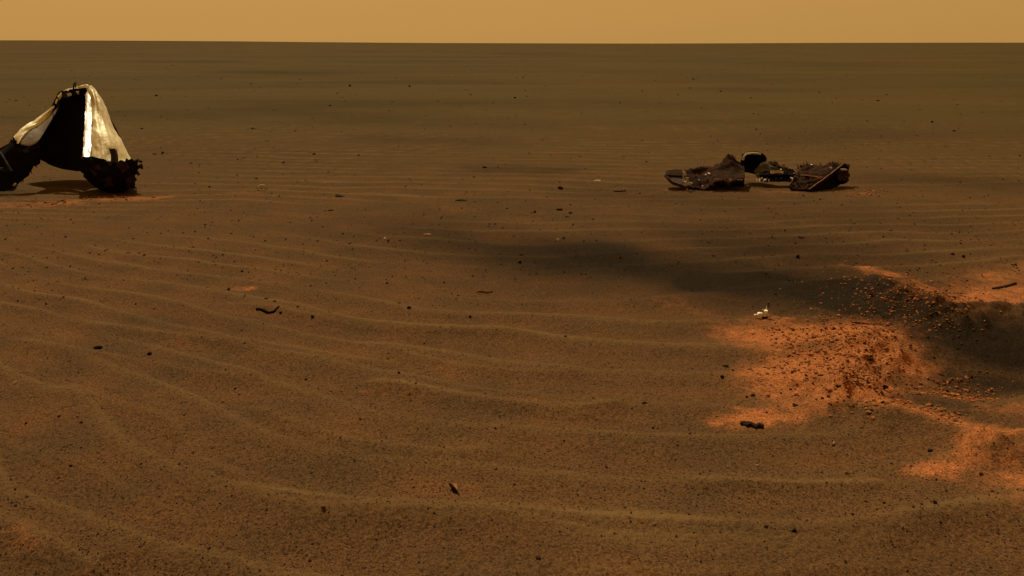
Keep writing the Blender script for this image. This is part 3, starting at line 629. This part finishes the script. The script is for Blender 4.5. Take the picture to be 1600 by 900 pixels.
NOTABLE = [
    ('stone', 151, 542, 17, 7, 'rock_dark', 'slab', 'flat dark stone lying on the left foreground ripples'),
    ('stone', 234, 552, 9, 6, 'rock_dark', 'stone', 'small black stone just right of the flat dark stone at left'),
    ('stone', 506, 791, 9, 9, 'rock_red', 'stone', 'pinkish brown stone at the start of the long front ripple crest'),
    ('stone', 1007, 629, 11, 5, 'rock_dark', 'slab', 'small dark stone right of the centre foreground, left of the orange ejecta'),
    ('stone', 1284, 736, 9, 6, 'rock_red', 'stone', 'rounded reddish stone on smooth sand below the crater'),
    ('stone', 1196, 820, 8, 6, 'rock_red', 'stone', 'reddish pebble on the long front ripple crest'),
    ('stone', 1240, 828, 9, 7, 'rock_dark', 'stone', 'black pebble on the long front ripple crest'),
    ('pale_chip', 1303, 693, 5, 6, 'rock_pale', 'stone', 'tiny white chip on smooth sand below the crater'),
    ('pale_chip', 1184, 727, 4, 4, 'rock_pale', 'stone', 'faint pale chip left of the rounded reddish stone'),
    ('stone', 1453, 703, 10, 6, 'rock_dark', 'stone', 'dark stone left of the orange ray below the near crater rim'),
    ('stone', 1462, 784, 8, 7, 'rock_brown', 'stone', 'brown stone above the right end of the front ripple crest'),
    ('stone', 1533, 739, 8, 6, 'rock_brown', 'stone', 'brown pebble right of the orange ray below the crater'),
    ('stone', 813, 409, 8, 7, 'rock_dark', 'stone', 'squarish black stone in the dark streak left of centre'),
    ('stone', 969, 401, 8, 8, 'rock_red', 'stone', 'pale topped round stone in the dark streak'),
    ('pale_chip', 872, 373, 7, 7, 'rock_pale', 'slab', 'bright white forked chip in the middle of the plain'),
    ('stone', 881, 371, 6, 5, 'rock_dark', 'stone', 'dark pebble touching the white forked chip'),
    ('pale_chip', 602, 372, 6, 5, 'rock_pale', 'stone', 'white chip with a dark pebble beside it on the plain'),
    ('stone', 607, 375, 5, 4, 'rock_dark', 'stone', 'dark pebble beside the white chip on the plain'),
    ('stone', 875, 293, 12, 7, 'rock_brown', 'stone', 'reddish brown stone out on the plain left of the fragments'),
    ('stone', 874, 327, 11, 5, 'rock_dark', 'slab', 'flat dark stone below the reddish stone on the plain'),
    ('stone', 891, 332, 8, 4, 'rock_dark', 'slab', 'small flat stone right of another on the middle plain'),
    ('stone', 836, 330, 6, 6, 'rock_dark', 'stone', 'dark pebble left of the two flat stones on the plain'),
    ('stone', 530, 305, 19, 4, 'rock_dark', 'slab', 'long thin dark sliver on the plain right of the main wreck'),
    ('pale_chip', 506, 286, 4, 4, 'rock_pale', 'stone', 'tiny white speck above the thin dark sliver'),
    ('stone', 516, 328, 11, 3, 'rock_brown', 'slab', 'short brown sliver below the longer dark sliver'),
    ('stone', 357, 452, 7, 6, 'rock_dark', 'stone', 'black stone next to a small orange patch'),
    ('stone', 488, 494, 8, 6, 'rock_dark', 'stone', 'black stone right of the bent dark strip'),
    ('stone', 438, 490, 7, 4, 'rock_dark', 'stone', 'dark pebble just below the bent dark strip'),
    ('stone', 416, 466, 7, 3, 'rock_brown', 'slab', 'brown chip just above the bent dark strip'),
    ('stone', 429, 470, 6, 3, 'rock_brown', 'slab', 'second brown chip above the bent dark strip'),
    ('stone', 640, 480, 8, 6, 'rock_dark', 'stone', 'dark stone below left of the pinkish flake'),
    ('stone', 735, 494, 6, 5, 'rock_dark', 'stone', 'dark pebble directly below the pinkish flake'),
    ('stone', 623, 582, 6, 5, 'rock_dark', 'stone', 'small black stone in the middle foreground ripples'),
    ('stone', 884, 525, 6, 3, 'rock_brown', 'stone', 'small brown stone at mid right on the ripples'),
    ('stone', 1133, 571, 14, 6, 'rock_brown', 'slab', 'broad brown stone at the left edge of the ejecta'),
    ('stone', 1128, 588, 8, 7, 'rock_dark', 'stone', 'dark stone below the broad brown stone'),
    ('stone', 1176, 617, 9, 4, 'rock_dark', 'slab', 'thin black stone above the dark slab near the ejecta'),
    ('stone', 1243, 632, 16, 6, 'rock_brown', 'slab', 'brown flat clump of stone on the near ejecta edge'),
    ('stone', 1380, 629, 9, 5, 'rock_brown', 'stone', 'brown stone on the near crater rim'),
    ('stone', 1382, 604, 13, 11, 'clod_dark', 'stone', 'dark lumpy clod just inside the near crater rim'),
    ('stone', 1250, 370, 10, 4, 'rock_dark', 'slab', 'dark flat stone behind the crater streak'),
    ('stone', 1246, 401, 6, 9, 'rock_dark', 'stone', 'upright dark stone in the streak behind the crater'),
    ('stone', 1505, 400, 7, 6, 'rock_dark', 'stone', 'dark stone on open sand behind the far crater rim'),
    ('stone', 1488, 396, 6, 5, 'rock_dark', 'stone', 'small dark stone left of another behind the far rim'),
    ('stone', 1587, 413, 7, 5, 'rock_dark', 'stone', 'dark stone at the right edge behind the far rim'),
    ('pale_chip', 24, 597, 6, 6, 'rock_pale', 'stone', 'bright white chip at the left edge of the foreground'),
    ('stone', 41, 660, 5, 5, 'rock_dark', 'stone', 'black pebble near the left edge below the white chip'),
    ('stone', 128, 659, 6, 4, 'rock_dark', 'slab', 'black pebble right of another in the left foreground'),
    ('stone', 110, 727, 6, 4, 'rock_dark', 'stone', 'dark pebble in the lower left foreground'),
    ('stone', 220, 724, 4, 4, 'rock_dark', 'stone', 'tiny dark pebble in the lower left foreground'),
    ('stone', 362, 774, 4, 4, 'rock_dark', 'stone', 'tiny dark pebble left of the pinkish brown stone'),
    ('stone', 532, 683, 4, 4, 'rock_dark', 'stone', 'tiny dark pebble in the centre left foreground'),
    ('stone', 1021, 668, 5, 4, 'rock_dark', 'stone', 'dark pebble left of the dark slab in the right foreground'),
    ('stone', 1456, 190, 6, 4, 'rock_dark', 'stone', 'lone dark rock far out on the right of the plain'),
    ('stone', 1491, 204, 7, 3, 'rock_dark', 'stone', 'low dark rock right of the lone far rock'),
    ('stone', 640, 134, 4, 4, 'rock_dark', 'stone', 'tiny dark rock far out in the middle of the plain'),
    ('stone', 394, 200, 6, 3, 'rock_dark', 'stone', 'low dark rock far behind the main wreck to its right'),
    ('stone', 490, 240, 6, 4, 'rock_dark', 'stone', 'dark rock on the plain right of the main wreck'),
    ('stone', 254, 238, 6, 4, 'rock_dark', 'stone', 'dark stone just right of the main wreck'),
    ('stone', 241, 240, 7, 3, 'rock_brown', 'slab', 'brown stone between the main wreck and a dark stone'),
    ('stone', 443, 253, 6, 5, 'rock_dark', 'stone', 'dark stone on the plain beyond the arched scrap'),
    ('stone', 400, 278, 6, 3, 'rock_dark', 'stone', 'dark pebble above the small arched scrap'),
    ('stone', 757, 261, 8, 4, 'rock_dark', 'slab', 'flat dark rock at the end of a far dark streak'),
    ('stone', 723, 312+0, 18, 4, 'rock_brown', 'slab', 'long brown sliver on the middle plain'),
    ('stone', 321, 350, 5, 4, 'rock_dark', 'stone', 'black pebble on the plain below right of the main wreck'),
    ('stone', 1280, 84+60, 4, 3, 'rock_dark', 'stone', 'tiny dark rock far beyond the fragments'),
]
LAB = set()
for nm, x, y, w, h, mt, kd, lb in NOTABLE:
    o = put(nm, x, y, w, h, mt, kd, rot=random.uniform(-.4, .4)); tag(o, lb, 'stone' if nm == 'stone' else 'chip')

def scrap(name, pts_px, w, thick, mat, label, cat, lift=.0):
    """a thin strip lying on the sand along a pixel line"""
    P = []
    for (px, py) in pts_px:
        x, y = gp(px, py)
        for _ in range(3):
            z = hz(x, y); y = F * (CAMH - z) / (py - HOR); x = (px - 800) / F * y
        P.append(Vector((x, y, hz(x, y))))
    O0 = P[0].copy(); bm = bmesh.new(); rows = []
    for i, p in enumerate(P):
        d = (P[min(i + 1, len(P) - 1)] - P[max(i - 1, 0)]).normalized(); s = Vector((-d.y, d.x, 0)).normalized() * w * (.6 if i in (0, len(P) - 1) else random.uniform(.85, 1.15))
        lz = Vector((0, 0, lift))
        rows.append([bm.verts.new(p - O0 + lz + v) for v in (-s - Vector((0, 0, .003)), s - Vector((0, 0, .003)), s * random.uniform(.5, 1.) + Vector((0, 0, thick * random.uniform(.6, 1.35))), -s * random.uniform(.4, .95) + Vector((0, 0, thick * random.uniform(.5, 1.2))))])
    for a, b in zip(rows, rows[1:]):
        for k in range(4): bm.faces.new((a[k], a[(k + 1) % 4], b[(k + 1) % 4], b[k]))
    bm.faces.new(rows[0][::-1]); bm.faces.new(rows[-1]); bmesh.ops.recalc_face_normals(bm, faces=bm.faces)
    me = bpy.data.meshes.new(name); bm.to_mesh(me); bm.free(); o = link(name, me, M[mat]); o.location = O0; return tag(o, label, cat)
scrap('bent_strip', [(400, 479), (410, 480), (419, 484), (427, 483), (436, 479)], .008, .011, 'rock_dark', 'dark bent strip of debris on the left middle sand', 'debris')
scrap('debris_flake', [(745, 457), (752, 457), (762, 458), (770, 456)], .007, .012, 'rock_red', 'pinkish flat flake of debris left of centre', 'debris')
scrap('debris_slab', [(1157, 664), (1163, 664), (1168, 666), (1174, 666), (1181, 669), (1187, 668), (1192, 670)], .012, .013, 'rock_dark', 'dark slab of debris below the orange ejecta', 'debris')
scrap('debris_bar', [(1551, 452), (1564, 450), (1576, 447), (1588, 444)], .009, .010, 'rock_brown', 'dark bar of debris lying on the far crater rim', 'debris')
scrap('debris_strip', [(1330, 504), (1345, 505), (1360, 507)], .005, .006, 'rock_dark', 'thin dark strip at the top of the near ejecta', 'debris')
# dark shard with a pale face in front
x, y = gp(707, 769)
for _ in range(4): y = F * (CAMH - hz(x, y)) / (769 - HOR); x = (707 - 800) / F * y
Os = Vector((x, y, hz(x, y)))
sh = empty('debris_shard', Os); tag(sh, 'small tilted dark shard with one pale face, centre foreground', 'debris')
yy0 = y
plate('dark_face', [(700, 755, yy0 + .02), (704, 754, yy0 + .025), (714, 766, yy0 - .005), (712, 770, yy0 - .01), (708, 768, yy0)], .014, M['rock_dark'], sh, Os)
plate('pale_face', [(704, 753, yy0 + .016), (714, 755, yy0 + .012), (715, 766, yy0 - .014)], .006, M['fibre_orange'], sh, Os)
# white fitting by the crater
x, y = gp(1192, 498); z = hz(x, y); y = F * (CAMH - z) / (498 - HOR); Ow = Vector(((1192 - 800) / F * y, y, hz(x, y)))
wf = empty('metal_fitting', Ow); tag(wf, 'shiny white metal fitting standing on sand left of the crater', 'debris')
def W(a, b, dd=0.): return (1150 + a / 12.86, 450 + b / 12.86, y + dd)
plate('post', [W(562, 470), W(600, 455), (*W(640, 462)[:2], y - .008), W(642, 570), W(606, 590), W(568, 578)], .018, M['white_metal'], wf, Ow, bevel=.001)
plate('neck', [W(598, 462, .01), W(620, 380, .012), W(655, 370, .012), W(650, 470, .01)], .010, M['fibre'], wf, Ow, bevel=.001)
tube('stem', [W(636, 400, .012), W(656, 330, .013), W(648, 275, .013)], .006, M['char_grey'], wf, Ow)
plate('foot', [W(445, 520), W(480, 505), W(545, 512), W(535, 545), W(490, 575), W(440, 570)], .022, M['white_metal'], wf, Ow, bevel=.001)
plate('foot_end', [W(370, 550), W(405, 535), W(445, 548), W(435, 580), W(390, 588)], .018, M['fibre'], wf, Ow, bevel=.001)
tube('stud', [W(545, 455, .01), W(556, 420, .012)], .004, M['fibre'], wf, Ow)
plate('base', [W(535, 575, -.004), W(600, 585, -.006), W(640, 570, -.004), W(648, 600, -.006), W(560, 615, -.008)], .03, M['char'], wf, Ow, bevel=.001)  # black plate drawn in for the shadow under the fitting
# small arched pale scrap and picket-like bits on the plain
x, y = gp(408, 298); Oa = Vector((x, y, hz(x, y)))
tag(tube('wire_loop', [(404, 297, y), (404, 291, y), (408, 289, y), (413, 290, y + .02), (415, 296, y + .03)], .008, M['fibre'], None, Oa), 'small pale arched scrap right of the main wreck', 'debris').location = Oa
x, y = gp(966, 300); Ob = Vector((x, y, hz(x, y)))
wb = empty('pale_scrap', Ob); tag(wb, 'cluster of thin pale upright slivers on the middle plain', 'debris')
for k, dx in enumerate((961, 964, 969, 974, 977)):
    tube('sliver', [(dx, 299, y + .01 * k), (dx + random.uniform(-1, 1), 293 + random.uniform(-1, 1), y + .01 * k)], .006, M['fibre'], wb, Ob, n=5, end=.004)
tube('base_wire', [(959, 298.5, y), (966, 299, y), (978, 298, y + .03)], .007, M['char_brown'], wb, Ob, n=5)
scrap('pale_strip', [(929, 283), (933, 282.5), (938, 283)], .012, .008, 'fibre', 'thin pale strip lying flat left of the fragments', 'debris')
scrap('pale_strip', [(662, 368), (667, 367.5), (673, 368)], .010, .010, 'fibre_orange', 'pale tan strip lying flat right of the white chip', 'debris')

# individual dark pebbles of the plain
cnt = 0; G1 = 'dark pebbles strewn over the plain'
while cnt < 190:
    px = random.uniform(5, 1595); py = random.choice([random.uniform(225, 480), random.uniform(225, 380), random.uniform(400, 620)])
    if (px < 235 and py < 312) or (1030 < px < 1340 and py < 300): continue
    if px > 1200 and py > 400: continue
    if py > 480 and random.random() < .55: continue
    w = random.choice([2.3, 2.6, 3.0, 3.6, 4.6]) * (1.0 if py < 420 else 1.05)
    o = put('pebble', px, py, w, w * random.uniform(.55, .85), random.choice(['rock_dark', 'rock_dark', 'rock_brown']), 'stone', rot=random.uniform(0, 3))
    zone = ('far out level with the wrecks' if py < 300 else 'below the main wreck' if px < 420 and py < 400 else 'in the middle distance left of the dark streak' if px < 760 and py < 400 else
            'in and around the dark streak' if px >= 760 and py < 470 else 'on the left foreground ripples' if px < 560 else 'on the centre foreground ripples')
    tag(o, 'small dark pebble lying ' + zone, 'pebble', 'dark pebbles ' + zone); cnt += 1
# individual clods thrown out around the crater
cnt = 0
CL = [((1380, 455), 60, 22), ((1460, 478), 50, 16), ((1340, 605), 42, 16), ((1300, 530), 50, 22), ((1480, 590), 50, 12), ((1440, 500), 60, 14), ((1365, 560), 30, 25), ((1260, 560), 60, 30)]
while cnt < 230:
    (cx, cy), sx, sy = random.choice(CL if cnt < 130 else [((1340, 604), 32, 9), ((1480, 474), 32, 9), ((1430, 462), 30, 10), ((1370, 575), 22, 14), ((1490, 592), 20, 6)]); px = random.gauss(cx, sx); py = random.gauss(cy, sy)
    if px > 1600: continue
    w = random.choice([3, 3.5, 4.2, 5, 6.5]) if cnt < 130 else random.uniform(5, 9); dk = random.random() < .3
    o = put('soil_clod', px, py, w, w * .8, 'clod_dark' if dk else 'clod', 'stone', rot=random.uniform(0, 3), sink=.3)
    zone = 'on the far crater rim' if py < 500 else 'inside the crater' if px > 1400 else 'on the near ejecta mound' if py > 575 else 'on the ejecta apron left of the crater'
    kn = 'dark' if dk else 'orange'; tag(o, kn + ' clod of soil lying ' + zone, 'clod', kn + ' soil clods ' + zone); cnt += 1

# crumbs too small and too many to count
def crumbs(name, X, Y, S, mat, label):
    base = bmesh.new(); bmesh.ops.create_icosphere(base, subdivisions=1, radius=.5)
    bv = np.array([v.co[:] for v in base.verts]); bf = np.array([[v.index for v in f.verts] for f in base.faces]); base.free()
    n = len(X); Z = ground_fields(X, Y)
    jit = 1 + RNG.uniform(-.28, .28, (n, len(bv), 1)); sc = S[:, None, None] * np.stack([RNG.uniform(.8, 1.3, n), RNG.uniform(.7, 1.2, n), RNG.uniform(.5, .9, n)], -1)[:, None, :]
    a = RNG.uniform(0, 6.28, n)[:, None]; v = bv[None] * jit * sc
    vx = v[..., 0] * np.cos(a) - v[..., 1] * np.sin(a); vy = v[..., 0] * np.sin(a) + v[..., 1] * np.cos(a)
    V = np.stack([vx + X[:, None], vy + Y[:, None], v[..., 2] + (Z + S * .15)[:, None]], -1).reshape(-1, 3)
    Fc = (bf[None] + (np.arange(n) * len(bv))[:, None, None]).reshape(-1, 3)
    o = link(name, mesh_np(name, V, Fc, False), mat); return tag(o, label, 'gravel', kind='stuff')
n = 3800
py = RNG.uniform(185, 900, n) ; py = np.where(RNG.rand(n) < .55, RNG.uniform(200, 440, n), py); px = RNG.uniform(-120, 1720, n)
X, Y = gp(px, py); crumbs('gravel', X, Y, np.clip(RNG.lognormal(-4.75, .38, n), .004, .026) * np.where(py > 480, .6, 1.), M['rock_brown'], 'fine dark grit scattered across the sand')
n = 650
py = RNG.uniform(98, 245, n); px = RNG.uniform(-150, 1750, n); X, Y = gp(px, py)
crumbs('gravel', X, Y, np.clip(RNG.lognormal(-3.7, .45, n) * np.clip(Y / 25, .55, 1.6), .008, .13), M['rock_brown'], 'scattered small stones far out on the plain')
n = 15000
py = RNG.uniform(520, 925, n); px = RNG.uniform(-60, 1660, n); X, Y = gp(px, py)
kp = fbm(X * .9, Y * 1.6, 3, 300) + .25 * RNG.rand(n) > -.02; X, Y = X[kp], Y[kp]
crumbs('gravel', X, Y, np.clip(RNG.lognormal(-5.8, .35, len(X)), .002, .0075), M['rock_brown'], 'coarse dark sand grains between the foreground ripples')
def around(n, lst, s0, s1):
    X = np.zeros(n); Y = np.zeros(n)
    for i in range(n):
        (cx, cy), sx, sy = lst[RNG.randint(len(lst))]; X[i], Y[i] = gp(cx + RNG.randn() * sx, max(cy + RNG.randn() * sy, cy - 45 if cy > 400 else cy - 5))
    return X, Y, np.clip(RNG.lognormal(math.log(s0), .5, n), .003, s1)
crumbs('soil_crumbs', *around(2600, CL, .0075, .018), M['clod'], 'loose orange soil crumbs around the crater')
crumbs('soil_crumbs', *around(650, CL + [((1540, 510), 60, 14), ((1450, 520), 60, 14)], .0070, .016), M['clod_dark'], 'loose dark soil crumbs around the crater')
crumbs('soil_crumbs', *around(900, [((1340, 606), 38, 11), ((1300, 530), 50, 14), ((1440, 460), 60, 12), ((1420, 650), 50, 10), ((1490, 592), 30, 7)], .010, .022), M['clod'], 'orange soil rubble on the crater banks')
crumbs('soil_crumbs', *around(160, [((60, 318), 35, 4), ((195, 309), 35, 3), ((1345, 299), 25, 4)], .016, .03), M['clod'], 'loose orange crumbs at the foot of the wrecks')

for o in list(C.objects):
    if o.parent is not None: o.matrix_parent_inverse.identity()
